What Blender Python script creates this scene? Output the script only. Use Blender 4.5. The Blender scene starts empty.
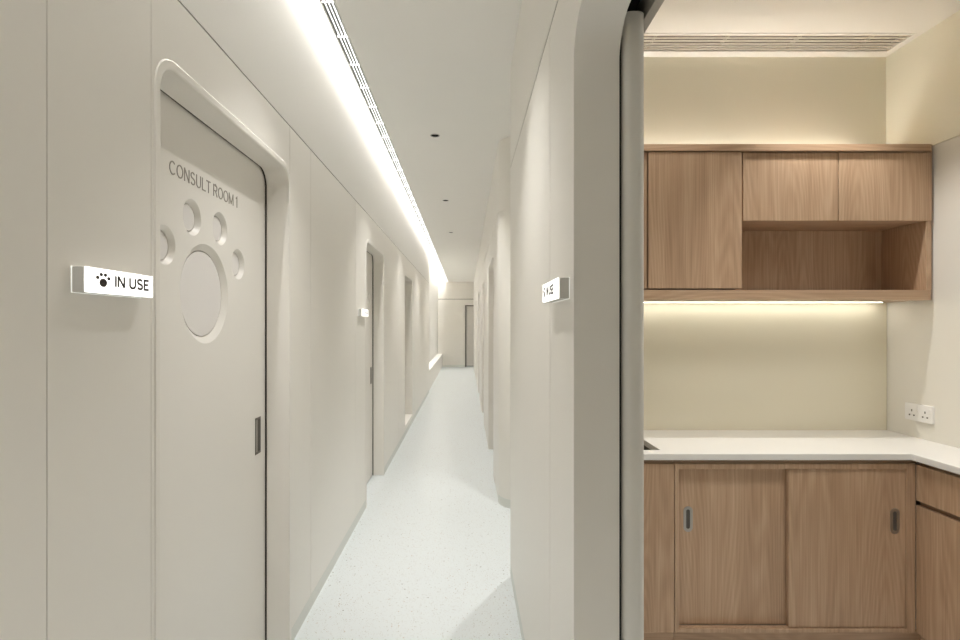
import bpy, bmesh, math, random
from mathutils import Vector, Matrix
random.seed(4)
PI = math.pi
SC = bpy.context.scene
COL = SC.collection

# ------------------------------------------------------------------ camera
H = 1.45                       # eye height
F = 540.0                      # focal length in pixels of the 960 px wide frame
cam_data = bpy.data.cameras.new('camera')
cam = bpy.data.objects.new('camera', cam_data)
COL.objects.link(cam)
cam.location = (0, 0, H)
cam.rotation_euler = (PI / 2, 0, 0)
cam_data.sensor_width = 36.0
cam_data.lens = F / 960 * 36.0
cam_data.shift_x = 14 / 960
cam_data.shift_y = 5 / 960
cam_data.clip_start = 0.02
SC.camera = cam

# ------------------------------------------------------------------ materials
def new_mat(name):
    m = bpy.data.materials.new(name)
    m.use_nodes = True
    nt = m.node_tree
    return m, nt, nt.nodes['Principled BSDF']

def plain(name, col, rough=0.5, metal=0.0, spec=0.5, coat=0.0, noise=0.0, scale=3.0):
    m, nt, b = new_mat(name)
    b.inputs['Roughness'].default_value = rough
    b.inputs['Metallic'].default_value = metal
    b.inputs['Specular IOR Level'].default_value = spec
    b.inputs['Coat Weight'].default_value = coat
    b.inputs['Coat Roughness'].default_value = 0.05
    if noise > 0:
        tc = nt.nodes.new('ShaderNodeTexCoord')
        n = nt.nodes.new('ShaderNodeTexNoise')
        n.inputs['Scale'].default_value = scale
        n.inputs['Detail'].default_value = 3
        mx = nt.nodes.new('ShaderNodeMix'); mx.data_type = 'RGBA'
        mx.inputs[6].default_value = (*[c * (1 - noise) for c in col], 1)
        mx.inputs[7].default_value = (*[min(1, c * (1 + noise)) for c in col], 1)
        nt.links.new(tc.outputs['Object'], n.inputs['Vector'])
        nt.links.new(n.outputs['Fac'], mx.inputs[0])
        nt.links.new(mx.outputs[2], b.inputs['Base Color'])
    else:
        b.inputs['Base Color'].default_value = (*col, 1)
    return m

def emit(name, col, strength):
    m, nt, b = new_mat(name)
    b.inputs['Base Color'].default_value = (0.8, 0.8, 0.8, 1)
    b.inputs['Emission Color'].default_value = (*col, 1)
    b.inputs['Emission Strength'].default_value = strength
    return m

def wood(name, horizontal=False, tint=1.0):
    """pale oak veneer: contour figure of a stretched noise plus fine pores"""
    m, nt, b = new_mat(name)
    N, L = nt.nodes.new, nt.links.new
    tc = N('ShaderNodeTexCoord')
    oi = N('ShaderNodeObjectInfo')
    off = N('ShaderNodeVectorMath'); off.operation = 'SCALE'
    comb = N('ShaderNodeCombineXYZ')
    L(oi.outputs['Random'], comb.inputs[0]); L(oi.outputs['Random'], comb.inputs[1]); L(oi.outputs['Random'], comb.inputs[2])
    L(comb.outputs[0], off.inputs[0]); off.inputs['Scale'].default_value = 37.0
    add = N('ShaderNodeVectorMath'); add.operation = 'ADD'
    L(tc.outputs['Object'], add.inputs[0]); L(off.outputs[0], add.inputs[1])
    def mapped(sx, sy, sz):
        mp = N('ShaderNodeMapping')
        mp.inputs['Scale'].default_value = (sz, sy, sx) if horizontal else (sx, sy, sz)
        L(add.outputs[0], mp.inputs['Vector'])
        return mp
    mp = mapped(5.0, 5.0, 0.55)
    n1 = N('ShaderNodeTexNoise'); n1.inputs['Scale'].default_value = 1.0; n1.inputs['Detail'].default_value = 1.2
    n1.inputs['Roughness'].default_value = 0.35
    L(mp.outputs[0], n1.inputs['Vector'])
    mul = N('ShaderNodeMath'); mul.operation = 'MULTIPLY'; mul.inputs[1].default_value = 170.0
    L(n1.outputs['Fac'], mul.inputs[0])
    sn = N('ShaderNodeMath'); sn.operation = 'SINE'; L(mul.outputs[0], sn.inputs[0])
    mp2 = mapped(150.0, 150.0, 3.0)
    n2 = N('ShaderNodeTexNoise'); n2.inputs['Scale'].default_value = 1.0; n2.inputs['Detail'].default_value = 3.0
    L(mp2.outputs[0], n2.inputs['Vector'])
    mp3 = mapped(14.0, 14.0, 0.5)
    n3 = N('ShaderNodeTexNoise'); n3.inputs['Scale'].default_value = 1.0; n3.inputs['Detail'].default_value = 2.0
    L(mp3.outputs[0], n3.inputs['Vector'])
    # value = .5 + .10*sin + .9*(fine-.5) + .8*(bands-.5)
    a1 = N('ShaderNodeMath'); a1.operation = 'MULTIPLY_ADD'; L(sn.outputs[0], a1.inputs[0]); a1.inputs[1].default_value = 0.085; a1.inputs[2].default_value = -0.35
    a2 = N('ShaderNodeMath'); a2.operation = 'MULTIPLY_ADD'; L(n2.outputs['Fac'], a2.inputs[0]); a2.inputs[1].default_value = 0.9; L(a1.outputs[0], a2.inputs[2])
    a3 = N('ShaderNodeMath'); a3.operation = 'MULTIPLY_ADD'; L(n3.outputs['Fac'], a3.inputs[0]); a3.inputs[1].default_value = 0.8; L(a2.outputs[0], a3.inputs[2])
    r = N('ShaderNodeValToRGB')
    e = r.color_ramp.elements
    e[0].position = 0.1; e[0].color = (0.36 * tint, 0.23 * tint, 0.141 * tint, 1)
    e[1].position = 0.9; e[1].color = (0.595 * tint, 0.42 * tint, 0.285 * tint, 1)
    k = e.new(0.5); k.color = (0.475 * tint, 0.318 * tint, 0.204 * tint, 1)
    L(a3.outputs[0], r.inputs[0]); L(r.outputs[0], b.inputs['Base Color'])
    b.inputs['Roughness'].default_value = 0.45
    bp = N('ShaderNodeBump'); bp.inputs['Strength'].default_value = 0.05; bp.inputs['Distance'].default_value = 0.002
    L(n2.outputs['Fac'], bp.inputs['Height']); L(bp.outputs[0], b.inputs['Normal'])
    return m

def floor_mat():
    m, nt, b = new_mat('speckled_vinyl')
    N, L = nt.nodes.new, nt.links.new
    tc = N('ShaderNodeTexCoord')
    base = (0.74, 0.785, 0.808, 1)
    prev = None
    for scale, thr, keep, col in ((95, 0.26, 0.12, (0.44, 0.42, 0.39, 1)), (60, 0.20, 0.06, (0.48, 0.37, 0.30, 1)),
                                  (150, 0.36, 0.25, (0.62, 0.63, 0.62, 1)), (45, 0.18, 0.06, (0.25, 0.24, 0.22, 1))):
        v = N('ShaderNodeTexVoronoi'); v.inputs['Scale'].default_value = scale
        L(tc.outputs['Object'], v.inputs['Vector'])
        sep = N('ShaderNodeSeparateColor'); L(v.outputs['Color'], sep.inputs[0])
        lt = N('ShaderNodeMath'); lt.operation = 'LESS_THAN'; lt.inputs[1].default_value = thr; L(v.outputs['Distance'], lt.inputs[0])
        kp = N('ShaderNodeMath'); kp.operation = 'LESS_THAN'; kp.inputs[1].default_value = keep; L(sep.outputs[0], kp.inputs[0])
        f = N('ShaderNodeMath'); f.operation = 'MULTIPLY'; L(lt.outputs[0], f.inputs[0]); L(kp.outputs[0], f.inputs[1])
        mx = N('ShaderNodeMix'); mx.data_type = 'RGBA'
        L(f.outputs[0], mx.inputs[0])
        if prev is None: mx.inputs[6].default_value = base
        else: L(prev, mx.inputs[6])
        mx.inputs[7].default_value = col
        prev = mx.outputs[2]
    L(prev, b.inputs['Base Color'])
    b.inputs['Roughness'].default_value = 0.33
    b.inputs['Specular IOR Level'].default_value = 0.5
    return m

M = dict(
    wall=plain('satin_wall_panel', (0.80, 0.773, 0.724), 0.40, noise=0.01, scale=0.9),
    door=plain('satin_door_laminate', (0.80, 0.774, 0.730), 0.40, noise=0.01),
    ceiling=plain('matt_ceiling_paint', (0.90, 0.888, 0.86), 0.8, noise=0.01),
    wall_cove=plain('upper_wall_paint', (0.80, 0.787, 0.755), 0.7),
    cream=plain('cream_room_paint', (0.83, 0.80, 0.685), 0.7, noise=0.012),
    room_wall=plain('neutral_room_panel', (0.81, 0.785, 0.72), 0.5),
    room_ceiling=plain('room_ceiling_paint', (0.86, 0.845, 0.81), 0.8),
    coving=plain('grey_skirting_vinyl', (0.69, 0.70, 0.66), 0.45),
    floor=floor_mat(),
    wood=wood('oak_veneer'),
    wood_h=wood('oak_veneer_cross', True),
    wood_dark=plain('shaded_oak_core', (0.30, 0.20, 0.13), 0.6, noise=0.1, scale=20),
    counter=plain('white_solid_surface', (0.80, 0.785, 0.755), 0.3, noise=0.01),
    glass=plain('back_painted_glass', (0.79, 0.745, 0.60), 0.06, spec=0.5, coat=0.3),
    steel=plain('brushed_steel', (0.45, 0.43, 0.40), 0.35, metal=1.0),
    steel_dark=plain('dull_steel', (0.20, 0.19, 0.175), 0.4, metal=0.9),
    sink=plain('sink_steel', (0.30, 0.28, 0.24), 0.4, metal=1.0),
    black=plain('black_rubber', (0.012, 0.012, 0.012), 0.5),
    dark=plain('dark_slot', (0.09, 0.08, 0.07), 0.6),
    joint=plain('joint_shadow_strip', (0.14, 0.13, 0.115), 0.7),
    seal=plain('dark_seal', (0.035, 0.03, 0.026), 0.6),  # near-black colour stands in for shade in the door gaps
    ink=plain('dark_brown_ink', (0.030, 0.018, 0.012), 0.6),
    letter=plain('grey_lettering', (0.30, 0.275, 0.24), 0.5),
    pane=plain('pale_porthole_panel', (0.76, 0.735, 0.72), 0.25),
    grille=plain('white_grille', (0.82, 0.81, 0.78), 0.5),
    edge_opal=emit('edge_opal_diffuser', (1.0, 0.985, 0.955), 0.75),
    blade=plain('grey_grille_blade', (0.07, 0.068, 0.064), 0.5),
    opal=emit('backlit_opal_panel', (1.0, 0.985, 0.955), 1.3),  # emission added to whiten the grille, no lamp of its own
    room_grille=plain('cream_grille', (0.66, 0.62, 0.55), 0.5),
    sign_side=plain('satin_aluminium', (0.58, 0.57, 0.54), 0.45),
    sign_face=emit('lit_acrylic', (1.0, 0.98, 0.93), 0.88),
    clear=emit('edge_lit_acrylic', (0.97, 1.0, 0.92), 0.3),
    socket=plain('white_socket_plastic', (0.88, 0.87, 0.86), 0.3),
    led_cove=emit('cove_led', (1.0, 0.985, 0.955), 140.0),
    led_room=emit('cabinet_led', (1.0, 0.965, 0.86), 8.0),
    led_up=emit('cabinet_uplight', (1.0, 0.97, 0.88), 25.0),
    lens=plain('grey_lamp_lens', (0.42, 0.42, 0.43), 0.2),
    ring=plain('downlight_ring', (0.45, 0.44, 0.43), 0.5),
    leaf=plain('sliding_leaf_laminate', (0.74, 0.72, 0.675), 0.45),
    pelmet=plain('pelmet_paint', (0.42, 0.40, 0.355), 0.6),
)

# ------------------------------------------------------------------ mesh helpers (all in world coordinates)
def box(bm, x0, x1, y0, y1, z0, z1):
    vs = [bm.verts.new((x, y, z)) for x in (x0, x1) for y in (y0, y1) for z in (z0, z1)]
    for q in ((0, 1, 3, 2), (4, 6, 7, 5), (0, 4, 5, 1), (2, 3, 7, 6), (0, 2, 6, 4), (1, 5, 7, 3)):
        bm.faces.new([vs[i] for i in q])

def prism(bm, pts, axis, a0, a1):
    """extrude a 2-D outline along an axis; outline is (y,z) for X, (x,z) for Y, (x,y) for Z"""
    def P(p, a):
        return {'X': (a, p[0], p[1]), 'Y': (p[0], a, p[1]), 'Z': (p[0], p[1], a)}[axis]
    A = [bm.verts.new(P(p, a0)) for p in pts]
    B = [bm.verts.new(P(p, a1)) for p in pts]
    n = len(pts)
    for i in range(n):
        j = (i + 1) % n
        bm.faces.new((A[i], A[j], B[j], B[i]))
    fa = bm.faces.new(A); fb = bm.faces.new(B)
    fa.normal_update(); fb.normal_update()
    bmesh.ops.triangulate(bm, faces=[fa, fb])

def cyl(bm, c, r, axis, a0, a1, seg=32, r1=None):
    """cylinder or frustum; c is the 2-D centre"""
    r1 = r if r1 is None else r1
    def P(u, v, a):
        return {'X': (a, u, v), 'Y': (u, a, v), 'Z': (u, v, a)}[axis]
    A, B = [], []
    for i in range(seg):
        t = 2 * PI * i / seg
        A.append(bm.verts.new(P(c[0] + r * math.cos(t), c[1] + r * math.sin(t), a0)))
        B.append(bm.verts.new(P(c[0] + r1 * math.cos(t), c[1] + r1 * math.sin(t), a1)))
    for i in range(seg):
        j = (i + 1) % seg
        bm.faces.new((A[i], A[j], B[j], B[i]))
    bm.faces.new(A); bm.faces.new(B)

def tube_ring(bm, c, ro, ri, axis, a0, a1, seg=32):
    def P(u, v, a):
        return {'X': (a, u, v), 'Y': (u, a, v), 'Z': (u, v, a)}[axis]
    R = []
    for r, a in ((ro, a0), (ro, a1), (ri, a1), (ri, a0)):
        R.append([bm.verts.new(P(c[0] + r * math.cos(2 * PI * i / seg), c[1] + r * math.sin(2 * PI * i / seg), a)) for i in range(seg)])
    for k in range(4):
        A, B = R[k], R[(k + 1) % 4]
        for i in range(seg):
            j = (i + 1) % seg
            bm.faces.new((A[i], A[j], B[j], B[i]))

def arc(cx, cy, r, t0, t1, n=10):
    return [(cx + r * math.cos(t0 + (t1 - t0) * i / n), cy + r * math.sin(t0 + (t1 - t0) * i / n)) for i in range(n + 1)]

def arch(y0, y1, zt, r, zb=0.0):
    """door-shaped outline, rounded at the two top corners"""
    return [(y0, zb)] + arc(y0 + r, zt - r, r, PI, PI / 2) + arc(y1 - r, zt - r, r, PI / 2, 0) + [(y1, zb)]

def rrect(x0, x1, z0, z1, r, n=5):
    return arc(x0 + r, z0 + r, r, PI, 1.5 * PI, n) + arc(x1 - r, z0 + r, r, 1.5 * PI, 2 * PI, n) + \
        arc(x1 - r, z1 - r, r, 0, PI / 2, n) + arc(x0 + r, z1 - r, r, PI / 2, PI, n)

def finish(bm, smooth=None):
    bmesh.ops.recalc_face_normals(bm, faces=bm.faces[:])
    if smooth:
        for f in bm.faces: f.smooth = True
        for e in bm.edges:
            if len(e.link_faces) == 2 and e.calc_face_angle(0) > math.radians(smooth): e.smooth = False

def obj(name, bm, mat, parent=None, bevel=0.0, smooth=30, seg=2):
    """link a bmesh in world coordinates as one mesh object; parts are stored relative to their parent"""
    finish(bm, smooth)
    xs = [v.co for v in bm.verts]
    lo = Vector([min(c[i] for c in xs) for i in range(3)]); hi = Vector([max(c[i] for c in xs) for i in range(3)])
    org = Vector(((lo.x + hi.x) / 2, (lo.y + hi.y) / 2, lo.z))
    for v in bm.verts: v.co -= org
    me = bpy.data.meshes.new(name); bm.to_mesh(me); bm.free()
    for m in (mat if isinstance(mat, (list, tuple)) else [mat]): me.materials.append(m)
    o = bpy.data.objects.new(name, me); COL.objects.link(o)
    o.location = org
    if parent:
        o.parent = parent
        base = Vector((0, 0, 0)); p = parent
        while p: base += Vector(p.location); p = p.parent
        o.location = org - base
    if bevel:
        b = o.modifiers.new('bevel', 'BEVEL'); b.width = bevel; b.segments = seg; b.limit_method = 'ANGLE'; b.angle_limit = math.radians(50)
        b.harden_normals = False
    return o

def tag(o, label, cat, group=None, kind=None):
    o['label'] = label; o['category'] = cat
    if group: o['group'] = group
    if kind: o['kind'] = kind
    return o

def thing(name, loc, label, cat, group=None, kind=None):
    o = bpy.data.objects.new(name, None); COL.objects.link(o)
    o.empty_display_size = 0.1; o.location = loc
    return tag(o, label, cat, group, kind)

def B(): return bmesh.new()

def part(name, mat, parent, *boxes, bevel=0.0):
    bm = B()
    for b in boxes: box(bm, *b)
    return obj(name, bm, mat, parent, bevel)

def cut(o, cutters):
    """apply boolean differences to mesh object o (cutters: list of bmesh in world coordinates)"""
    tmp = []
    for bm in cutters:
        finish(bm)
        me = bpy.data.meshes.new('tmp'); bm.to_mesh(me); bm.free()
        c = bpy.data.objects.new('tmp', me); COL.objects.link(c); tmp.append(c)
        md = o.modifiers.new('cut', 'BOOLEAN'); md.operation = 'DIFFERENCE'; md.object = c; md.solver = 'EXACT'
    dg = bpy.context.evaluated_depsgraph_get(); dg.update()
    me = bpy.data.meshes.new_from_object(o.evaluated_get(dg))
    o.modifiers.clear()
    old = o.data; o.data = me; me.name = o.name
    bpy.data.meshes.remove(old)
    for c in tmp:
        m = c.data; bpy.data.objects.remove(c); bpy.data.meshes.remove(m)

def _arc(cx, cy, rx, ry, t0, t1, n=14):
    return [(cx + rx * math.cos(math.radians(t0 + (t1 - t0) * i / n)), cy + ry * math.sin(math.radians(t0 + (t1 - t0) * i / n))) for i in range(n + 1)]
# sans-serif capitals as strokes in a cap-height-1 box: (advance width, strokes)
GLYPH = {
    'C': (0.72, [_arc(0.37, 0.5, 0.34, 0.46, 48, 312, 22)]),
    'O': (0.78, [_arc(0.39, 0.5, 0.35, 0.46, 90, 450, 30)]),
    'N': (0.70, [[(0.06, 0), (0.06, 1)], [(0.06, 1), (0.64, 0)], [(0.64, 0), (0.64, 1)]]),
    'S': (0.62, [_arc(0.31, 0.74, 0.24, 0.22, 30, 255, 14) + [(0.36, 0.5)] + _arc(0.31, 0.27, 0.26, 0.23, 70, -155, 16)]),
    'U': (0.70, [[(0.07, 1)] + _arc(0.35, 0.32, 0.28, 0.28, 180, 360, 14) + [(0.63, 1)]]),
    'L': (0.54, [[(0.06, 1), (0.06, 0.04), (0.52, 0.04)]]),
    'T': (0.58, [[(0.0, 0.96), (0.58, 0.96)], [(0.29, 0.96), (0.29, 0)]]),
    'R': (0.64, [[(0.06, 0), (0.06, 0.96), (0.34, 0.96)] + _arc(0.34, 0.72, 0.24, 0.24, 90, -90, 12) + [(0.06, 0.48)], [(0.36, 0.48), (0.60, 0)]]),
    'M': (0.84, [[(0.06, 0), (0.06, 1)], [(0.06, 1), (0.42, 0.06)], [(0.42, 0.06), (0.78, 1)], [(0.78, 1), (0.78, 0)]]),
    '1': (0.30, [[(0.0, 0.80), (0.20, 0.97), (0.20, 0)]]),
    'I': (0.12, [[(0.06, 0), (0.06, 1)]]),
    'E': (0.56, [[(0.54, 0.96), (0.06, 0.96), (0.06, 0.04), (0.54, 0.04)], [(0.06, 0.52), (0.48, 0.52)]]),
    ' ': (0.20, []),
}
def text_mesh(name, body, height, width, mat, parent, origin, ux, uz, depth=0.001, weight=0.09, gap=0.13):
    """raised lettering; origin = lower left corner, ux/uz = reading and up directions"""
    total = sum(GLYPH[c][0] for c in body) + gap * (len(body) - 1)
    ux, uz = Vector(ux), Vector(uz); nn = ux.cross(uz)
    sx = width / total
    bm = B(); pen = 0.0; lift = 0
    hw = weight * height / 2
    for c in body:
        adv, strokes = GLYPH[c]
        for st in strokes:
            P = [Vector(((pen + x) * sx, y * height)) for x, y in st]
            left, right = [], []
            closed = (P[0] - P[-1]).length < 1e-6
            for i, p in enumerate(P):
                d0 = (P[i] - P[i - 1]).normalized() if i else None
                d1 = (P[i + 1] - P[i]).normalized() if i < len(P) - 1 else None
                if closed and d0 is None: d0 = (P[-1] - P[-2]).normalized()
                if closed and d1 is None: d1 = (P[1] - P[0]).normalized()
                d0 = d0 or d1; d1 = d1 or d0
                n0, n1 = Vector((-d0.y, d0.x)), Vector((-d1.y, d1.x))
                m = (n0 + n1).normalized()
                m = m * (hw / max(0.35, m.dot(n0)))
                left.append(p + m); right.append(p - m)
            dz = depth + lift * 0.00002; lift += 1
            def W(q, h): return Vector(origin) + ux * q.x + uz * q.y + nn * h
            L0 = [bm.verts.new(W(q, 0)) for q in left]; R0 = [bm.verts.new(W(q, 0)) for q in right]
            L1 = [bm.verts.new(W(q, dz)) for q in left]; R1 = [bm.verts.new(W(q, dz)) for q in right]
            for i in range(len(P) - 1):
                bm.faces.new((L1[i], L1[i + 1], R1[i + 1], R1[i])); bm.faces.new((L0[i], R0[i], R0[i + 1], L0[i + 1]))
                bm.faces.new((L0[i], L0[i + 1], L1[i + 1], L1[i])); bm.faces.new((R0[i], R1[i], R1[i + 1], R0[i + 1]))
            for k in (0, -1): bm.faces.new((L0[k], L1[k], R1[k], R0[k]))
        pen += adv + gap
    return obj(name, bm, mat, parent, smooth=None)

# ------------------------------------------------------------------ key dimensions
XL = -0.792      # left corridor wall face
XR = 0.2575      # right corridor wall face
ZC = 2.94        # ceiling
ZG = 2.345       # shadow groove
Y0, Y1 = -1.6, 18.7
REV = 0.110      # depth of the door reveals

# ------------------------------------------------------------------ floor
bm = B(); box(bm, -1.45, 2.6, Y0 - 0.2, Y1 + 0.3, -0.1, 0.0)
fl = obj('floor', bm, M['floor']); tag(fl, 'white vinyl floor with fine grey and brown speckles', 'floor', kind='structure')

# ------------------------------------------------------------------ left wall
ZS = 0.07        # skirting height
door1 = (1.398, 2.419, 2.138, 0.075)
door2 = (4.290, 5.205, 2.115, 0.075)
niche = (7.01, 7.99, 2.10, 0.06)
LIP = 0.026
def outer(d, r_add=0.022): return (d[0] - LIP, d[1] + LIP, d[2] + LIP, d[3] + r_add)
def notch_panel(bm, ya, yb, zb, zt, holes, x0, x1, zhole=None):
    pts = [(ya, zb)]
    for h in holes: pts += arch(h[0], h[1], h[2], h[3], zb)
    pts += [(yb, zb), (yb, zt), (ya, zt)]
    prism(bm, pts, 'X', x0, x1)

bm = B()
G = 0.0012
GH = 0.003
cols = [Y0, -0.25, 1.0207, 1.358, 2.428, 2.755, 3.86, 5.27, 6.35, 8.3, 9.35, 10.45, 11.56]
NZ = 0.13        # sill of the niche
for a, b in zip(cols[:-1], cols[1:]):
    hs = [outer(d) for d in (door1, door2) if a < d[0] < b]
    g = lambda y: G if y < 2 else 0.0018
    ya, yb = a + g(a), b - g(b)
    if a < niche[0] < b:
        pts = [(ya, ZS), (yb, ZS), (yb, ZG - GH), (ya, ZG - GH)]
        # niche is a closed hole: split the panel round it
        n = niche
        box(bm, XL - 0.006, XL, ya, yb, ZS, NZ)
        notch_panel(bm, ya, yb, NZ, ZG - GH, [n], XL - 0.006, XL)
    else:
        notch_panel(bm, ya, yb, ZS, ZG - GH, hs, XL - 0.006, XL)
# substrate behind the panels: closes the joints
pts = [(Y0, 0.0)]
for d in (outer(door1), outer(door2)): pts += arch(d[0], d[1], d[2], d[3], 0.0)
pts += [(6.7, 0.0), (6.7, ZG + 0.05), (Y0, ZG + 0.05)]
prism(bm, pts, 'X', XL - REV, XL - 0.006)
notch_panel(bm, 6.7, 11.56, NZ, ZG + 0.05, [niche], XL - REV, XL - 0.006)
box(bm, XL - REV, XL - 0.006, 6.7, 11.56, 0.0, NZ)
box(bm, XL - 0.30, XL - REV - 0.15, 6.7, 8.3, 0, 2.4)                        # back of the niche
box(bm, XL - REV - 0.15, XL - REV, 6.7, 8.3, 0, NZ)
box(bm, XL - REV - 0.15, XL - REV, 6.7, niche[0], NZ, 2.4)
box(bm, XL - REV - 0.15, XL - REV, niche[1], 8.3, NZ, 2.4)
wl = obj('wall_left', bm, M['wall'])
tag(wl, 'off-white panelled corridor wall on the left', 'wall', kind='structure')
bm = B()
box(bm, XL - REV, XL, Y0, 11.56, ZG + GH, 3.65)
box(bm, XL - REV, XL - 0.006, Y0, 11.56, ZG - GH, ZG + GH)
o = obj('wall_left_upper', bm, M['wall_cove'])
tag(o, 'upper band of the left corridor wall washed by the ceiling cove light', 'wall', kind='structure')
# the far recess over the bench
bm = B()
box(bm, -1.20, -0.971, 11.56, Y1, 0.0, 3.65)
o = obj('wall_recess', bm, M['wall_cove']); tag(o, 'recessed pale wall above the ledge bench at the far left', 'wall', kind='structure')
bm = B(); box(bm, -1.20, XL - REV - 0.001, 11.40, 11.559, 0.0, 3.65)
o = obj('wall_recess_return', bm, M['wall']); tag(o, 'return of the left corridor wall at the start of the far recess', 'wall', kind='structure')
# building shell behind the doors
bm = B(); box(bm, -1.45, -1.40, Y0 - 0.2, Y1, 0, 3.7)
box(bm, -1.40, XL - REV, Y0 - 0.2, Y0, 0, 3.7)
o = obj('wall_left_outer', bm, M['wall']); tag(o, 'wall of the rooms behind the left corridor doors', 'wall', kind='structure')

bm = B()
for a, b in ((Y0, door1[0] - LIP), (door1[1] + LIP, door2[0] - LIP), (door2[1] + LIP, 11.56)):
    box(bm, XL - 0.006, XL - 0.0005, a, b, 0.0, ZS - 0.002)
o = obj('baseboard_left', bm, M['coving']); tag(o, 'low grey skirting along the left corridor wall', 'baseboard', kind='structure')

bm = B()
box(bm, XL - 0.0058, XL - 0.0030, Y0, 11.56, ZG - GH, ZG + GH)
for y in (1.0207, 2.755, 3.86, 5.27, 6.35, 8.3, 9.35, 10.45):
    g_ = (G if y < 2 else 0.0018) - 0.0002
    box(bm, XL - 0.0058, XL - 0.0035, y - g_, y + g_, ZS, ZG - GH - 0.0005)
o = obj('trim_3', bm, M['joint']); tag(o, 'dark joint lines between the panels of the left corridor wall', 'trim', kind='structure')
# ------------------------------------------------------------------ doors in the left wall
def lining(name, d, x_front, x_back, root, mat):
    oi = outer(d)
    pts = arch(oi[0], oi[1], oi[2], oi[3]) + list(reversed(arch(d[0], d[1], d[2], d[3])))
    bm = B(); prism(bm, pts, 'X', min(x_front, x_back), max(x_front, x_back))
    e = 0.004
    ds = (d[0] - e, d[1] + e, d[2] + e, d[3] + e)
    sl = arch(*outer(d)) + list(reversed(arch(*ds)))
    b2 = B(); prism(b2, sl, 'X', XD + 0.0005, x_back - 0.0002); obj('door_seal', b2, M['seal'], root, smooth=None)  # dark strip put in as the shade of the gap round the leaf
    return obj(name, bm, mat, root, bevel=0.004)

XD = -0.902      # face of the door leaf
D1 = thing('door_1', (XD, 1.91, 0), 'white sliding door with a paw print of round portholes in the left wall', 'door', kind='structure')
lining('door_frame', door1, XL + 0.0025, XL - REV + 0.008, D1, M['wall'])
bm = B()
box(bm, XD - 0.042, XD, 1.25, 2.56, 0.008, 2.26)
leaf = obj('door_leaf', bm, M['door'], D1, smooth=None)
pads = [(1.874, 1.558, 0.172, 0.150, 'pad'), (1.617, 1.690, 0.060, 0.047, 'toe'), (1.779, 1.804, 0.060, 0.047, 'toe'),
        (1.980, 1.803, 0.060, 0.047, 'toe'), (2.137, 1.690, 0.060, 0.047, 'toe')]
cutters = []
for y, z, ro, ri, k in pads:
    b1 = B(); cyl(b1, (y, z), ro + (ro - ri) * 0.05, 'X', XD + 0.001, XD - 0.0150, 72, ri); cutters.append(b1)
    b2 = B(); cyl(b2, (y, z), ri, 'X', XD - 0.006, XD - 0.026, 72); cutters.append(b2)
cut(leaf, cutters)
for p in leaf.data.polygons: p.use_smooth = False
for y, z, ro, ri, k in pads:
    bm = B(); cyl(bm, (y, z), ri - 0.004, 'X', XD - 0.027, XD - 0.0145, 72)
    o = obj('porthole', bm, M['pane'], D1, bevel=0.001)
    o['label'] = 'large round palm porthole of the paw print' if k == 'pad' else 'small round toe porthole of the paw print'
text_mesh('lettering', 'CONSULT ROOM 1', 0.042, 0.488, M['letter'], D1, (XD, 1.6417, 1.912), (0, 1, 0), (0, 0, 1), 0.0012, 0.10)

def flush_pull(root, y0, y1, z0, z1, x, side=1):
    """recessed flush pull; side = +1 faces +X"""
    bm = B()
    t = 0.006
    for q in ((y0, y0 + t * 1.6, z0, z1), (y1 - t, y1, z0, z1), (y0, y1, z0, z0 + t * 1.5), (y0, y1, z1 - t * 1.5, z1)):
        box(bm, min(x, x + side * 0.002), max(x, x + side * 0.002), *q)
    h = obj('handle', bm, M['steel_dark'], root)
    ym = (y0 + y1) / 2
    part('handle_cup', M['dark'], h, (min(x, x + side * 0.0008), max(x, x + side * 0.0008), ym - 0.004, y1 - t, z0 + t, z1 - t))
    part('handle_plate', M['steel'], h, (min(x, x + side * 0.0008), max(x, x + side * 0.0008), y0 + t, ym - 0.004, z0 + t, z1 - t))
    return h
flush_pull(D1, 2.309, 2.368, 0.893, 1.050, XD)

D2 = thing('door_2', (XD, 4.75, 0), 'white sliding door further down the left wall, a small lit sign beside it', 'door', kind='structure')
lining('door_frame', door2, XL + 0.0025, XL - REV + 0.008, D2, M['wall'])
bm = B(); box(bm, XD - 0.042, XD, 4.15, 5.35, 0.008, 2.24); leaf2 = obj('door_leaf', bm, M['door'], D2, smooth=None)
dy = 2.87
cutters = []
for y, z, ro, ri, k in pads:
    b1 = B(); cyl(b1, (y + dy, z), ro, 'X', XD + 0.001, XD - 0.015, 48, ri); cutters.append(b1)
    b2 = B(); cyl(b2, (y + dy, z), ri, 'X', XD - 0.006, XD - 0.026, 48); cutters.append(b2)
cut(leaf2, cutters)
for p in leaf2.data.polygons: p.use_smooth = False
for y, z, ro, ri, k in pads:
    bm = B(); cyl(bm, (y + dy, z), ri - 0.004, 'X', XD - 0.027, XD - 0.0145, 48)
    obj('porthole', bm, M['pane'], D2)
flush_pull(D2, 5.09, 5.15, 0.893, 1.050, XD)

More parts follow.
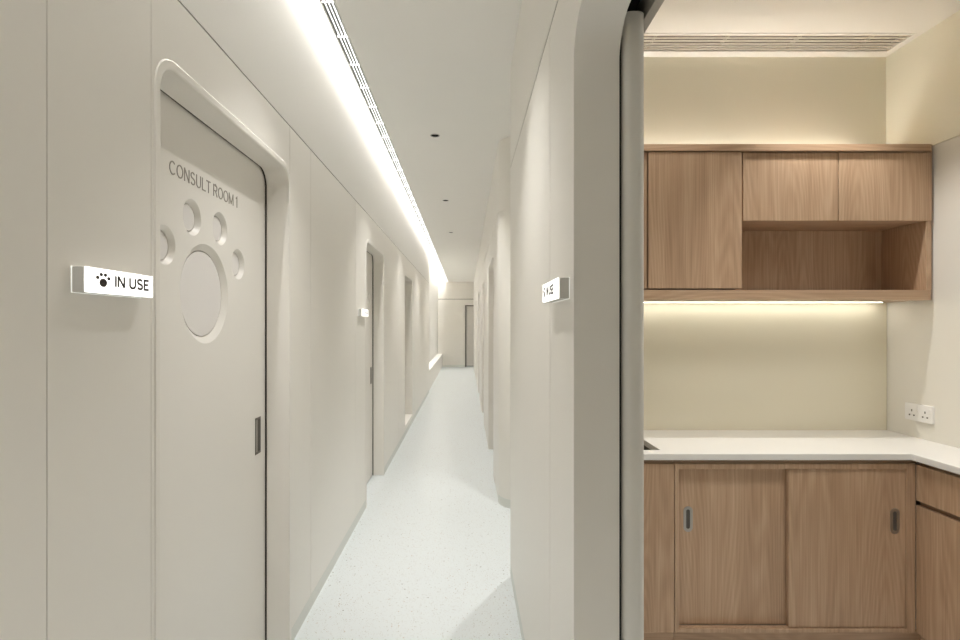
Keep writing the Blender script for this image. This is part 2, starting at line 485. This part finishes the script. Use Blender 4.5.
# ------------------------------------------------------------------ lit signs
def sign(x_wall, y_near, y_far, side, label, group='lit room signs'):
    """side=+1: on the left wall facing +X"""
    z0, z1 = 1.516, 1.568
    depth = 0.0295
    S = thing('illuminated_sign', (x_wall, (y_near + y_far) / 2, z0), label, 'sign', group)
    X = lambda d: x_wall + side * d
    def bx(d0, d1, a, b, c, e): return (min(X(d0), X(d1)), max(X(d0), X(d1)), a, b, c, e)
    part('back_plate', M['clear'], S, bx(0.0, 0.0016, y_near - 0.001, y_far + 0.001, z0 - 0.001, z1 + 0.001), bevel=0.001)
    part('housing', M['sign_side'], S, bx(0.0016, depth - 0.0035, y_near, y_far, z0, z1), bevel=0.001)
    bm = B(); prism(bm, rrect(y_near, y_far, z0, z1, 0.004), 'X', X(depth - 0.0035), X(depth))
    obj('light_panel', bm, M['sign_face'], S)
    w = y_far - y_near
    xf = X(depth)
    # reading direction: left wall reads with +Y, right wall reads from far to near
    if side > 0: org = lambda s: y_near + s; uy = 1
    else: org = lambda s: y_far - s; uy = -1
    k = w / 0.232
    pc = (org(0.052 * k if side > 0 else 0.034), 1.5386)
    bm = B()
    def dot(du, dz, a, b):
        pts = [(pc[0] + uy * du + a * math.cos(t * 2 * PI / 24), pc[1] + dz + b * math.sin(t * 2 * PI / 24)) for t in range(24)]
        prism(bm, pts, 'X', xf, xf + side * 0.0006)
    dot(0.000, 0.0, 0.0117, 0.0088)
    for du, dz in ((-0.0175, 0.0100), (-0.0065, 0.0168), (0.0065, 0.0168), (0.0175, 0.0100)): dot(du, dz, 0.0050, 0.0036)
    obj('paw_print', bm, M['ink'], S, smooth=None)
    text_mesh('lettering', 'IN USE', 0.0235, 0.124 * k if side > 0 else 0.118, M['ink'], S, (xf, org(0.0905 * k if side > 0 else 0.078), 1.5328), (0, uy, 0), (0, 0, 1), 0.0006, 0.215)
    return S
sign(XL, 1.083, 1.315, 1, 'lit white IN USE sign on the left wall beside the nearest paw print door')
sign(XL, 3.965, 4.215, 1, 'small far lit sign on the left wall just before the second door')
sign(XR, 1.340, 1.605, -1, 'lit white sign on the right wall seen at a steep angle beside the room opening')

# ------------------------------------------------------------------ bench at the far end of the left wall
bn = thing('bench', (-0.89, 15.1, 0), 'low pale ledge bench in the recess at the far left end of the corridor', 'bench')
part('bench_top', M['wall_cove'], bn, (-0.97, -0.80, 11.56, Y1, 0.42, 0.456), bevel=0.004)
part('bench_front', M['wall'], bn, (-0.97, -0.815, 11.56, Y1, 0.0, 0.42))

# ------------------------------------------------------------------ far end wall with a door
bm = B()
dX = (-0.035, 0.80); dZ = 2.14
pts = [(-1.45, 0), (dX[0], 0), (dX[0], dZ), (dX[1], dZ), (dX[1], 0), (1.2, 0), (1.2, ZG - 0.006), (-1.45, ZG - 0.006)]
prism(bm, pts, 'Y', Y1, Y1 + 0.2)
box(bm, -1.45, 1.2, Y1 + 0.01, Y1 + 0.2, ZG - 0.006, ZG + 0.006)
box(bm, -1.45, 1.2, Y1, Y1 + 0.2, ZG + 0.006, 3.65)
o = obj('wall_end', bm, M['wall']); tag(o, 'off-white wall closing the far end of the corridor', 'wall', kind='structure')
bm = B(); box(bm, -0.97, XR, Y1 - 0.001, Y1, ZG - 0.010, ZG + 0.010); o = obj('trim_5', bm, M['joint']); tag(o, 'dark joint line across the far end wall', 'trim', kind='structure')
bm = B(); box(bm, -0.97, dX[0], Y1 - 0.012, Y1, 0, ZS); o = obj('baseboard_end', bm, M['coving']); tag(o, 'grey skirting along the far end wall', 'baseboard', kind='structure')
D3 = thing('door_3', (0.38, Y1 + 0.1, 0), 'pale grey door with a dark frame in the far end wall', 'door', kind='structure')
part('door_frame', M['steel_dark'], D3, (dX[0], dX[0] + 0.05, Y1 + 0.0, Y1 + 0.14, 0, dZ), (dX[0] + 0.05, dX[1], Y1, Y1 + 0.14, dZ - 0.04, dZ))
part('door_leaf', M['door'], D3, (dX[0] + 0.05, dX[1], Y1 + 0.09, Y1 + 0.13, 0.03, dZ - 0.04))

# ------------------------------------------------------------------ ceiling
bm = B()
box(bm, -0.602, XR + 0.1025, Y0, Y1, ZC, 3.1)                  # corridor
cei = obj('ceiling', bm, M['ceiling'])
tag(cei, 'pale ceiling of the corridor', 'ceiling', kind='structure')
downs = [(-0.244, 4.246), (-0.244, 6.46), (-0.244, 8.70)]
extra = [(-0.244, 2.03), (-0.244, -0.2)]
RD = 0.034
cs = []
for x, y in downs + extra:
    b = B(); cyl(b, (x, y), RD, 'Z', ZC - 0.01, ZC + 0.07, 32); cs.append(b)
cut(cei, cs)
bm = B()
box(bm, XR + 0.1025, 2.6, 3.13, 4.6, ZC, 3.1)
o = obj('ceiling_passage', bm, M['ceiling']); tag(o, 'ceiling of the side passage', 'ceiling', kind='structure')
pass_c = o
bm = B(); box(bm, -1.45, -0.45, Y0, Y1, 3.65, 3.70); o = obj('ceiling_cove', bm, M['ceiling']); tag(o, 'top of the light cove over the left wall', 'ceiling', kind='structure')
# linear slot grille
GR = thing('air_grille', (-0.637, 8.5, ZC), 'long white slotted air grille along the left edge of the corridor ceiling', 'air grille')
gy0, gy1 = Y0, Y1
part('frame', M['grille'], GR, (-0.672, -0.664, gy0, gy1, ZC - 0.002, ZC + 0.05), (-0.609, -0.602, gy0, gy1, ZC - 0.002, ZC + 0.05))
bm = B()
for xc in (-0.6625, -0.6455, -0.6285, -0.6105):
    box(bm, xc - 0.0032, xc + 0.0032, gy0, gy1, ZC - 0.001, ZC + 0.010)
obj('slats', bm, M['blade'], GR)
part('opal_panel', M['opal'], GR, (-0.664, -0.609, gy0, gy1, ZC + 0.016, ZC + 0.022))  # glowing backing added so the slots show white
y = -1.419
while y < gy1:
    part('cross_bar', M['opal'], GR, (-0.664, -0.609, y, y + 0.012, ZC - 0.0025, ZC + 0.0105)); y += 0.30  # bars given the same glow to look bright

# cove LED strip under the top of the cove, above the edge strip, washing the wall
bm = B(); box(bm, -0.6685, -0.55, Y0, Y1, 3.1, 3.65); box(bm, -0.6718, -0.6690, Y0, Y1, 2.9905, 3.6)  # thin second board is a baffle added to keep LED light off the slots
o = obj('trim_2', bm, M['ceiling']); tag(o, 'boxing of the ceiling cove behind the linear grille', 'trim', kind='structure')
LS = thing('led_strip', (-0.685, 8.5, 3.6), 'bright LED strip hidden in the ceiling cove along the left wall', 'light strip')
part('channel', M['sign_side'], LS, (-0.694, -0.672, Y0 + 0.05, Y1 - 0.05, 3.612, 3.6495))
bm = B()
n = 64
ys = [Y0 + 0.05 + (Y1 - 0.1 - Y0) * i / n for i in range(n + 1)]
ring = [(-0.687, 3.605), (-0.674, 3.605), (-0.674, 3.6115), (-0.687, 3.6115)]
V = [[bm.verts.new((x, y, z)) for y in ys] for x, z in ring]
for k in range(4):
    for i in range(n): bm.faces.new((V[k][i], V[k][i + 1], V[(k + 1) % 4][i + 1], V[(k + 1) % 4][i]))
bm.faces.new([v[0] for v in V]); bm.faces.new([v[n] for v in V])
obj('diffuser', bm, M['led_cove'], LS, smooth=None)
part('edge_diffuser', M['edge_opal'], LS, (-0.700, -0.6725, Y0, Y1, ZC, 3.03))

def downlight(x, y, z, label, group):
    L_ = thing('ceiling_light', (x, y, z), label, 'ceiling light', group)
    bm = B(); tube_ring(bm, (x, y), RD + 0.003, RD - 0.004, 'Z', z - 0.002, z + 0.001); obj('trim_ring', bm, M['ring'], L_)
    bm = B(); tube_ring(bm, (x, y), RD - 0.001, RD - 0.004, 'Z', z + 0.001, z + 0.05); obj('reflector', bm, M['black'], L_)
    bm = B(); cyl(bm, (x, y), RD - 0.005, 'Z', z + 0.014, z + 0.030); obj('lens', bm, M['lens'], L_)
    return L_
for (x, y), w in zip(downs, ('nearest and largest small dark recessed downlight in the corridor ceiling', 'middle one of the three small recessed downlights in the corridor ceiling', 'farthest and smallest recessed downlight in the corridor ceiling')):
    downlight(x, y, ZC, w, 'corridor downlights')

# ------------------------------------------------------------------ right corridor wall: block with the room opening
opening = (-0.25, 1.289, 2.170, 0.095)
XB = 0.366
YE = 3.13
bm = B()
cols = [Y0, -0.6, 1.656, YE]
ZGR = 2.362
for a, b in zip(cols[:-1], cols[1:]):
    hs = [opening] if a < opening[0] < b else []
    ya, yb = a + (0.0028 if a > Y0 else 0), b - (0.0028 if b < YE else 0)
    notch_panel(bm, ya, yb, ZS, ZGR - 0.005, hs, XR, XR + 0.006)
pts = [(Y0, 0.0)] + arch(opening[0], opening[1], opening[2], opening[3]) + [(YE, 0), (YE, ZC), (Y0, ZC)]
prism(bm, pts, 'X', XR + 0.006, XB)
box(bm, XR, XR + 0.006, Y0, YE, ZGR + 0.005, ZC)
o = obj('wall_right', bm, M['wall'], bevel=0.0)
tag(o, 'off-white panelled wall right of the corridor with a rounded opening into the room', 'wall', kind='structure')
bm = B()
box(bm, XR + 0.0020, XR + 0.0058, Y0, YE, ZGR - 0.0048, ZGR + 0.0048)
box(bm, XR + 0.0020, XR + 0.0058, 1.656 - 0.0026, 1.656 + 0.0026, ZS, ZGR - 0.0055)
o = obj('trim_4', bm, M['joint']); tag(o, 'dark joint lines between the panels of the right corridor wall', 'trim', kind='structure')
bm = B(); box(bm, XR + 0.0005, XR + 0.006, Y0, opening[0], 0, ZS - 0.002); box(bm, XR + 0.0005, XR + 0.006, opening[1], YE, 0, ZS - 0.002)
o = obj('baseboard_right', bm, M['coving']); tag(o, 'low grey skirting along the near right corridor wall', 'baseboard', kind='structure')

# ------------------------------------------------------------------ right wall beyond the side passage
R = 0.20
Yc = 4.43
XF = 0.2625
cornerpts = lambda r, inset=0.0: [(XF + inset, Yc)] + arc(XF + R, Yc, R - inset, PI, 1.5 * PI, 14)[1:]
ops = [(5.18, 6.30, 2.117, 0.08), (7.95, 8.95, 2.11, 0.08), (10.6, 11.5, 2.11, 0.08), (13.6, 14.5, 2.11, 0.08)]
bm = B()
edge = 4.95
def rounded_front(bm, z0, z1, inset=0.0):
    pts = [(XF + inset, edge)] + cornerpts(R, inset) + [(2.6, Yc - R + inset), (2.6, edge)]
    prism(bm, pts, 'Z', z0, z1)
rounded_front(bm, ZS, ZGR - 0.004)
rounded_front(bm, ZGR - 0.004, ZGR + 0.004, 0.006)
rounded_front(bm, ZGR + 0.004, ZC + 0.001)
rounded_front(bm, 0, ZS, 0.004)
pts = [(edge, 0)]
for d in ops: pts += arch(d[0], d[1], d[2], d[3])
pts += [(Y1, 0), (Y1, ZGR - 0.004), (edge, ZGR - 0.004)]
prism(bm, pts, 'X', XF, XF + REV)
box(bm, XF + 0.006, XF + REV, edge, Y1, ZGR - 0.004, ZGR + 0.004)
box(bm, XF, XF + REV, edge, Y1, ZGR + 0.004, ZC)
o = obj('wall_right_far', bm, M['wall'])
tag(o, 'off-white right corridor wall with a rounded corner beyond the side passage', 'wall', kind='structure')
bm = B()
pts = cornerpts(R, 0.001) + [(2.5, Yc - R + 0.001), (2.5, Yc - R + 0.004)] + list(reversed(cornerpts(R, 0.0039)))
prism(bm, [(x, y) for x, y in pts], 'Z', 0, ZS - 0.002)
o = obj('baseboard_corner', bm, M['coving']); tag(o, 'grey skirting wrapped round the rounded corner of the right wall', 'baseboard', kind='structure')
bm = B(); box(bm, 1.15, 1.20, edge, Y1, 0, 3.1); o = obj('wall_right_outer', bm, M['wall']); tag(o, 'wall behind the far right doors', 'wall', kind='structure')
labs = ['plain pale door in the first reveal of the far right wall', 'plain pale door with a small handle, second along the far right wall',
        'plain pale door, third along the far right wall', 'plain pale door, fourth and farthest along the right wall']
for i, d in enumerate(ops):
    Dn = thing('door_%d' % (4 + i), (XF + REV, (d[0] + d[1]) / 2, 0), labs[i], 'door', kind='structure')
    part('door_leaf', M['door'], Dn, (XF + REV + 0.003, XF + REV + 0.043, d[0] - 0.08, d[1] + 0.08, 0.008, d[2] + 0.06))
    if i == 1:
        bm = B(); cyl(bm, (d[1] - 0.07, 0.95), 0.011, 'X', XF + REV + 0.003, XF + REV - 0.045, 16)
        box(bm, XF + REV - 0.052, XF + REV - 0.036, d[1] - 0.18, d[1] - 0.06, 0.94, 0.96)
        obj('handle', bm, M['steel_dark'], Dn)

# side passage end
bm = B(); box(bm, 2.5, 2.6, YE, Yc - R, 0, ZC); o = obj('wall_passage', bm, M['wall']); tag(o, 'wall at the end of the side passage', 'wall', kind='structure')
# wall behind the viewer
bm = B(); box(bm, XL - REV, 2.6, Y0 - 0.2, Y0, 0, 3.65); o = obj('wall_back', bm, M['wall']); tag(o, 'wall closing the near end of corridor and room', 'wall', kind='structure')

# ------------------------------------------------------------------ the room on the right
YB = 2.957
XW = 2.30
ZR = 2.917
bm = B(); box(bm, XB, XW + 0.2, YB, YE, 0, ZR + 0.1)
o = obj('wall_room_back', bm, M['cream']); tag(o, 'cream painted back wall of the room above the wall cabinet', 'wall', kind='structure')
bm = B(); box(bm, XW, XW + 0.2, Y0, YB, 0, 2.3295); box(bm, XW + 0.006, XW + 0.2, Y0, YB, 2.3295, 2.3345)
o = obj('wall_room_right', bm, M['room_wall']); tag(o, 'neutral lower panelling on the right wall of the room', 'wall', kind='structure')
bm = B(); box(bm, XW, XW + 0.2, Y0, YB, 2.3345, ZR + 0.1)
o = obj('wall_room_right_upper', bm, M['cream']); tag(o, 'cream upper band of the right wall of the room', 'wall', kind='structure')
gx0, gx1, gya, gyb = 0.45, 2.265, 2.712, 2.900
bm = B()
box(bm, XB, XW, Y0, gya, ZR, ZR + 0.1); box(bm, XB, XW, gyb, YB, ZR, ZR + 0.1)
box(bm, XB, gx0, gya, gyb, ZR, ZR + 0.1); box(bm, gx1, XW, gya, gyb, ZR, ZR + 0.1)
rc = obj('ceiling_room', bm, M['room_ceiling']); tag(rc, 'warm white ceiling of the room', 'ceiling', kind='structure')
RG = thing('air_grille', (1.35, 2.8, ZR), 'cream slatted air grille in the room ceiling above the wall cabinet', 'air grille')
part('frame', M['room_ceiling'], RG, (gx0, gx1, gya, gya + 0.012, ZR - 0.004, ZR + 0.03), (gx0, gx1, gyb - 0.012, gyb, ZR - 0.004, ZR + 0.03),
     (gx0, gx0 + 0.012, gya + 0.012, gyb - 0.012, ZR - 0.004, ZR + 0.03), (gx1 - 0.012, gx1, gya + 0.012, gyb - 0.012, ZR - 0.004, ZR + 0.03))
bm = B()
for i in range(6):
    yy = gya + 0.012 + (gyb - gya - 0.024) * (i + 0.5) / 6
    pts = [(yy - 0.0078, ZR + 0.001), (yy + 0.0078, ZR + 0.001), (yy + 0.0078, ZR + 0.004), (yy - 0.0078, ZR + 0.004)]
    prism(bm, pts, 'X', gx0 + 0.012, gx1 - 0.012)
obj('slats', bm, M['room_grille'], RG, smooth=None)
for xx in (0.60, 0.97, 1.34, 1.71, 2.08):
    part('cross_bar', M['room_grille'], RG, (xx, xx + 0.006, gya + 0.012, gyb - 0.012, ZR + 0.0062, ZR + 0.024))
part('plenum', M['dark'], RG, (gx0, gx1, gya, gyb, ZR + 0.04, ZR + 0.05))

# sliding door of the room, parked behind the corridor wall
SD = thing('door_8', (0.39, 1.75, 0), 'off-white sliding door leaf parked open behind the wall right of the corridor', 'door', kind='structure')
bm = B()
LX0, LX1, LY0, LY1 = 0.3755, 0.4285, 1.284, 2.34
rr = 0.021
pts = arc(LX0 + rr, LY0 + rr, rr, PI, 1.5 * PI, 8) + arc(LX1 - rr, LY0 + rr, rr, 1.5 * PI, 2 * PI, 8) + [(LX1, LY1), (LX0, LY1)]
prism(bm, pts, 'Z', 0.01, 2.197)
obj('door_leaf', bm, M['leaf'], SD)
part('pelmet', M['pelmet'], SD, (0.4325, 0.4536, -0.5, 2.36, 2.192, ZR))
part('track', M['black'], SD, (0.376, 0.428, -0.5, 2.36, 2.247, 2.28))
bm = B()
for yy in (1.36, 2.22): box(bm, 0.388, 0.416, yy - 0.05, yy + 0.05, 2.197, 2.247)
obj('hanger', bm, M['black'], SD)
part('seal', M['black'], SD, (XB + 0.0005, LX0 - 0.0005, 1.306, 1.336, 0.01, 2.16))  # black filler put in as the shade between jamb and leaf

# ------------------------------------------------------------------ wall cabinet
WC = thing('wall_cabinet', (1.37, 2.80, 1.573), 'long oak wall cabinet with three closed doors and an open niche on the cream wall', 'cabinet')
x0c, x1c = 0.45, 2.293
def rail(name, y0, z0, z1, bev, root, x1=x1c, rc=0.035, yb=YB - 0.001):
    bm = B()
    pts = [(x0c, y0)] + arc(x1 - rc, y0 + rc, rc, -PI / 2, 0, 8) + [(x1, yb), (x0c, yb)]
    prism(bm, pts, 'Z', z0, z1)
    return obj(name, bm, M['wood_h'], root, bevel=bev, seg=3)
rail('top_board', 2.636, 2.3015, 2.3335, 0.012, WC, yb=2.902)
rail('bottom_board', 2.640, 1.573, 1.621, 0.010, WC)
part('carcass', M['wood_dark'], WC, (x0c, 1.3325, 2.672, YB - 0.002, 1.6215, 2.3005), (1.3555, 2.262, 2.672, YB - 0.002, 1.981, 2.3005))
part('shelf', M['wood_h'], WC, (1.3535, 2.2615, 2.660, YB - 0.002, 1.9625, 1.9805))
part('side_panel', M['wood'], WC, (2.262, 2.290, 2.656, YB - 0.002, 1.6215, 2.3010), bevel=0.001)
part('divider', M['wood'], WC, (1.3330, 1.3530, 2.6725, YB - 0.003, 1.6215, 1.98))
part('back_panel', M['wood'], WC, (1.3535, 2.2615, 2.938, YB - 0.003, 1.622, 1.962))
def wdoor(a, b, z0, z1, y=2.650, root=WC, mat='wood', name='door'):
    return part(name, M[mat], root, (a, b, y, y + 0.019, z0, z1), bevel=0.0012)
wdoor(x0c, 0.8885, 1.629, 2.297, 2.650)
wdoor(0.8930, 1.3500, 1.629, 2.297, 2.642)
wdoor(1.3590, 1.8255, 1.962, 2.296)
wdoor(1.8295, 2.2870, 1.962, 2.296)

# strip light under the cabinet
US = thing('led_strip', (1.37, 2.91, 1.565), 'warm LED strip under the oak wall cabinet lighting the splashback', 'light strip')
def led_bar(root, x0, x1, y0, y1, z0, z1, mat, n=18):
    bm = B()
    xs = [x0 + (x1 - x0) * i / n for i in range(n + 1)]
    rows = [[bm.verts.new((x, y, z)) for x in xs] for y, z in ((y0, z0), (y1, z0), (y1, z1), (y0, z1))]
    for k in range(4):
        for i in range(n): bm.faces.new((rows[k][i], rows[k][i + 1], rows[(k + 1) % 4][i + 1], rows[(k + 1) % 4][i]))
    bm.faces.new([r[0] for r in rows]); bm.faces.new([r[n] for r in rows])
    obj('diffuser', bm, mat, root, smooth=None)
part('channel', M['sign_side'], US, (0.47, 2.235, 2.885, 2.915, 1.5720, 1.5729))
led_bar(US, 0.475, 2.23, 2.890, 2.910, 1.5708, 1.5719, M['led_room'])
UP = thing('led_strip', (1.37, 2.92, 2.3015), 'warm LED strip in the slot behind the top board of the wall cabinet', 'light strip')
part('channel', M['sign_side'], UP, (0.47, 2.25, 2.908, 2.934, 2.3015, 2.3045))
led_bar(UP, 0.475, 2.12, 2.912, 2.930, 2.3046, 2.3076, M['led_up'])

# ------------------------------------------------------------------ splashback
bm = B(); box(bm, 0.45, 2.297, 2.947, YB - 0.0005, 0.8761, 1.5725)
o = obj('splashback', bm, M['glass'], bevel=0.001)
tag(o, 'glossy pale green glass splashback between counter and wall cabinet', 'splashback')

# ------------------------------------------------------------------ worktop with sink cut-out
ZT, ZU = 0.876, 0.8465
SX1, SY0, SY1 = 0.892, 2.482, 2.83
bm = B()
r = 0.004
X2 = 1.987
prism(bm, [(0.45, 2.407), (X2, 2.407), (X2, 1.83), (XW - 0.001, 1.83), (XW - 0.001, YB - 0.0005), (0.45, YB - 0.0005)], 'Z', ZU, ZT)
ct = obj('worktop', bm, M['counter'], smooth=None)
b = B(); box(b, 0.52, SX1, SY0, SY1, ZU - 0.05, ZT + 0.05)
cut(ct, [b])
bv = ct.modifiers.new('bevel', 'BEVEL'); bv.width = 0.003; bv.segments = 2; bv.limit_method = 'ANGLE'
tag(ct, 'white L-shaped worktop on the oak base cabinets', 'worktop')
SK = thing('sink', (0.70, 2.65, 0.70), 'steel sink sunk into the left end of the white worktop', 'sink')
bm = B()
t = 0.002
a0, a1, b0, b1, zb = 0.516, SX1 + 0.003, SY0 - 0.003, SY1 + 0.003, 0.69
box(bm, a0, a1, b0, b1, zb, zb + t)
for q in ((a0 - t, a0, b0, b1), (a1, a1 + t, b0, b1), (a0, a1, b0 - t, b0), (a0, a1, b1, b1 + t)): box(bm, *q, zb, ZU - 0.0005)
obj('basin', bm, M['sink'], SK)
bm = B(); tube_ring(bm, (0.70, 2.66), 0.035, 0.018, 'Z', zb + t, zb + t + 0.004); obj('drain', bm, M['steel'], SK)

# ------------------------------------------------------------------ base cabinets
YF = 2.425
LC = thing('base_cabinet', (0.69, 2.68, 0), 'oak base cabinet with a plain door under the sink, left of the sliding doors', 'cabinet')
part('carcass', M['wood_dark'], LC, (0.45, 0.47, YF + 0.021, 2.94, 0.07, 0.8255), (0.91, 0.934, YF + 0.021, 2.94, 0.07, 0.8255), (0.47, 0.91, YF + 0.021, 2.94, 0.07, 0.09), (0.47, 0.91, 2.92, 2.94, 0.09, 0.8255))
part('door', M['wood'], LC, (0.45, 0.9345, YF, YF + 0.019, 0.069, 0.8255), bevel=0.001)
part('plinth', M['wood_h'], LC, (0.45, 0.936, YF + 0.012, YF + 0.030, 0.0, 0.067))
part('top_rail', M['wood_dark'], LC, (0.45, 0.936, YF + 0.010, YF + 0.030, 0.8260, 0.8455))

SCB = thing('sliding_door_cabinet', (1.48, 2.68, 0), 'oak base cabinet with two sliding doors under the white worktop', 'cabinet')
fx0, fx1, fz0, fz1 = 0.9375, 2.0190, 0.068, 0.8258
bm = B()
for q in ((fx0, 0.9565, fz0, fz1), (1.981, fx1, fz0, fz1), (0.9565, 1.981, 0.8035, fz1), (0.9565, 1.981, fz0, 0.0855)):
    box(bm, q[0], q[1], YF, YF + 0.065, q[2], q[3])
obj('frame', bm, M['wood'], SCB, bevel=0.0008)
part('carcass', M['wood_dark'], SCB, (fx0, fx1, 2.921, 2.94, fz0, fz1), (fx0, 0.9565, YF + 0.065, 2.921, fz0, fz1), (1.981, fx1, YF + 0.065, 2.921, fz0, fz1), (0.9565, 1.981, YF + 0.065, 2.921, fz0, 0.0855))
part('plinth', M['wood_h'], SCB, (fx0, 2.06, YF + 0.012, YF + 0.030, 0.0, 0.067))
part('top_rail', M['wood_dark'], SCB, (fx0, 2.03, YF + 0.010, YF + 0.030, 0.8262, 0.8455))
def pull(door, xc, zc, y):
    w, h = 0.021, 0.058
    bm = B()
    outer_ = rrect(xc - w, xc + w, zc - h, zc + h, w * 0.98, 8)
    inner_ = rrect(xc - w * 0.42, xc + w * 0.42, zc - h * 0.76, zc + h * 0.76, w * 0.40, 8)
    n = len(outer_)
    A = [[bm.verts.new((p[0], yy, p[1])) for p in q] for q, yy in ((outer_, y), (outer_, y - 0.0018), (inner_, y - 0.0018), (inner_, y))]
    for k in range(4):
        for i in range(n):
            j = (i + 1) % n
            bm.faces.new((A[k][i], A[k][j], A[(k + 1) % 4][j], A[(k + 1) % 4][i]))
    hd = obj('handle', bm, M['steel'], door, smooth=40)
    bm = B(); prism(bm, rrect(xc - w * 0.41, xc + w * 0.41, zc - h * 0.75, zc + h * 0.75, w * 0.39, 8), 'Y', y - 0.0006, y - 0.0001)
    obj('handle_cup', bm, M['dark'], hd, smooth=None)
dl = part('sliding_door', M['wood'], SCB, (0.957, 1.475, 2.460, 2.479, 0.088, 0.801), bevel=0.001)
dr = part('sliding_door', M['wood'], SCB, (1.4545, 1.9805, 2.434, 2.453, 0.088, 0.801), bevel=0.001)
pull(dl, (688 - 466) * 2.46 / F, H - (519 - 325) * 2.46 / F, 2.460)
pull(dr, (894.7 - 466) * 2.434 / F, H - (521 - 325) * 2.434 / F, 2.434)
part('door_track', M['steel'], SCB, (0.957, 1.9805, 2.4545, 2.4585, 0.0855, 0.0875))

RC = thing('drawer_cabinet', (2.16, 2.13, 0), 'oak base cabinet with a drawer over a door on the right wall under the worktop', 'cabinet')
xf = 2.020
ya, yb = 1.84, 2.4235
part('carcass', M['wood_dark'], RC, (xf + 0.020, XW - 0.002, ya, yb + 0.0, 0.07, 0.8255))
part('drawer', M['wood'], RC, (xf, xf + 0.0185, ya, yb + 0.0005, 0.663, 0.8245), bevel=0.001)
part('door', M['wood'], RC, (xf, xf + 0.0185, ya, yb + 0.0005, 0.070, 0.642), bevel=0.001)
part('plinth', M['wood_h'], RC, (xf + 0.030, xf + 0.048, ya, 2.436, 0.0, 0.067))
part('top_rail', M['wood_dark'], RC, (xf + 0.02, xf + 0.04, ya, 2.445, 0.8262, 0.8455))

# ------------------------------------------------------------------ socket on the right wall
PS = thing('power_socket', (XW, 2.735, 0.96), 'white double power socket on the right wall above the worktop', 'socket')
sy0, sy1, sz0, sz1 = 2.650, 2.818, 0.962, 1.048
bm = B(); prism(bm, rrect(sy0, sy1, sz0, sz1, 0.006), 'X', XW - 0.010, XW - 0.0003); obj('face_plate', bm, M['socket'], PS, bevel=0.002)
for yc in (sy1 - 0.044, sy0 + 0.044):
    bm = B()
    x_ = XW - 0.0108
    box(bm, x_, x_ + 0.0006, yc - 0.0032, yc + 0.0032, 1.007, 1.018)
    for s in (-1, 1): box(bm, x_, x_ + 0.0006, yc + s * 0.0135 - 0.0045, yc + s * 0.0135 + 0.0045, 0.985, 0.992)
    obj('pin_holes', bm, M['dark'], PS, smooth=None)
for yc in (sy1 - 0.074, sy0 + 0.018):
    part('switch', M['socket'], PS, (XW - 0.0135, XW - 0.0103, yc - 0.006, yc + 0.006, 1.012, 1.034), bevel=0.001)

# ------------------------------------------------------------------ lamps
def spot(name, loc, power, angle, col=(1, 0.95, 0.87), size=0.03, blend=0.35, rot=(0, 0, 0)):
    l = bpy.data.lights.new(name, 'SPOT'); l.energy = power; l.color = col; l.spot_size = math.radians(angle); l.spot_blend = blend; l.shadow_soft_size = size
    o = bpy.data.objects.new(name, l); COL.objects.link(o); o.location = loc; o.rotation_euler = rot
    return o
# side passage downlight that throws the fan of light on the corridor floor
spot('passage_downlight', (0.593, 3.727, ZC - 0.03), 50, 74, (1, 0.985, 0.955), size=0.02, blend=0.6)
# room downlights, just above the frame
for x, pw in ((0.95, 11), (1.75, 36)):
    spot('room_downlight', (x, 2.44, ZR - 0.03), pw, 84, (1, 0.985, 0.95), 0.04, 0.7)
spot('room_downlight', (1.35, 1.55, ZR - 0.03), 82, 125, (1, 0.985, 0.955), 0.32, 1.0)  # broad unseen lamp added as soft fill for the room
for x, y in downs + extra + [(-0.244, 10.9), (-0.244, 13.1), (-0.244, 15.3), (-0.244, 17.2)]:
    spot('corridor_downlight', (x, y, ZC - 0.004), 56, 88, (1, 0.985, 0.955), 0.02, 1.0)

# ------------------------------------------------------------------ world and view
w = bpy.data.worlds.new('world'); SC.world = w; w.use_nodes = True
w.node_tree.nodes['Background'].inputs[0].default_value = (1, 0.97, 0.92, 1)
w.node_tree.nodes['Background'].inputs[1].default_value = 0.05
SC.view_settings.view_transform = 'Standard'
SC.view_settings.look = 'None'
SC.view_settings.exposure = 0.66
SC.view_settings.gamma = 1.0
SC.view_settings.use_curve_mapping = False
SC.cycles.max_bounces = 16
SC.cycles.diffuse_bounces = 10
SC.cycles.use_denoising = True
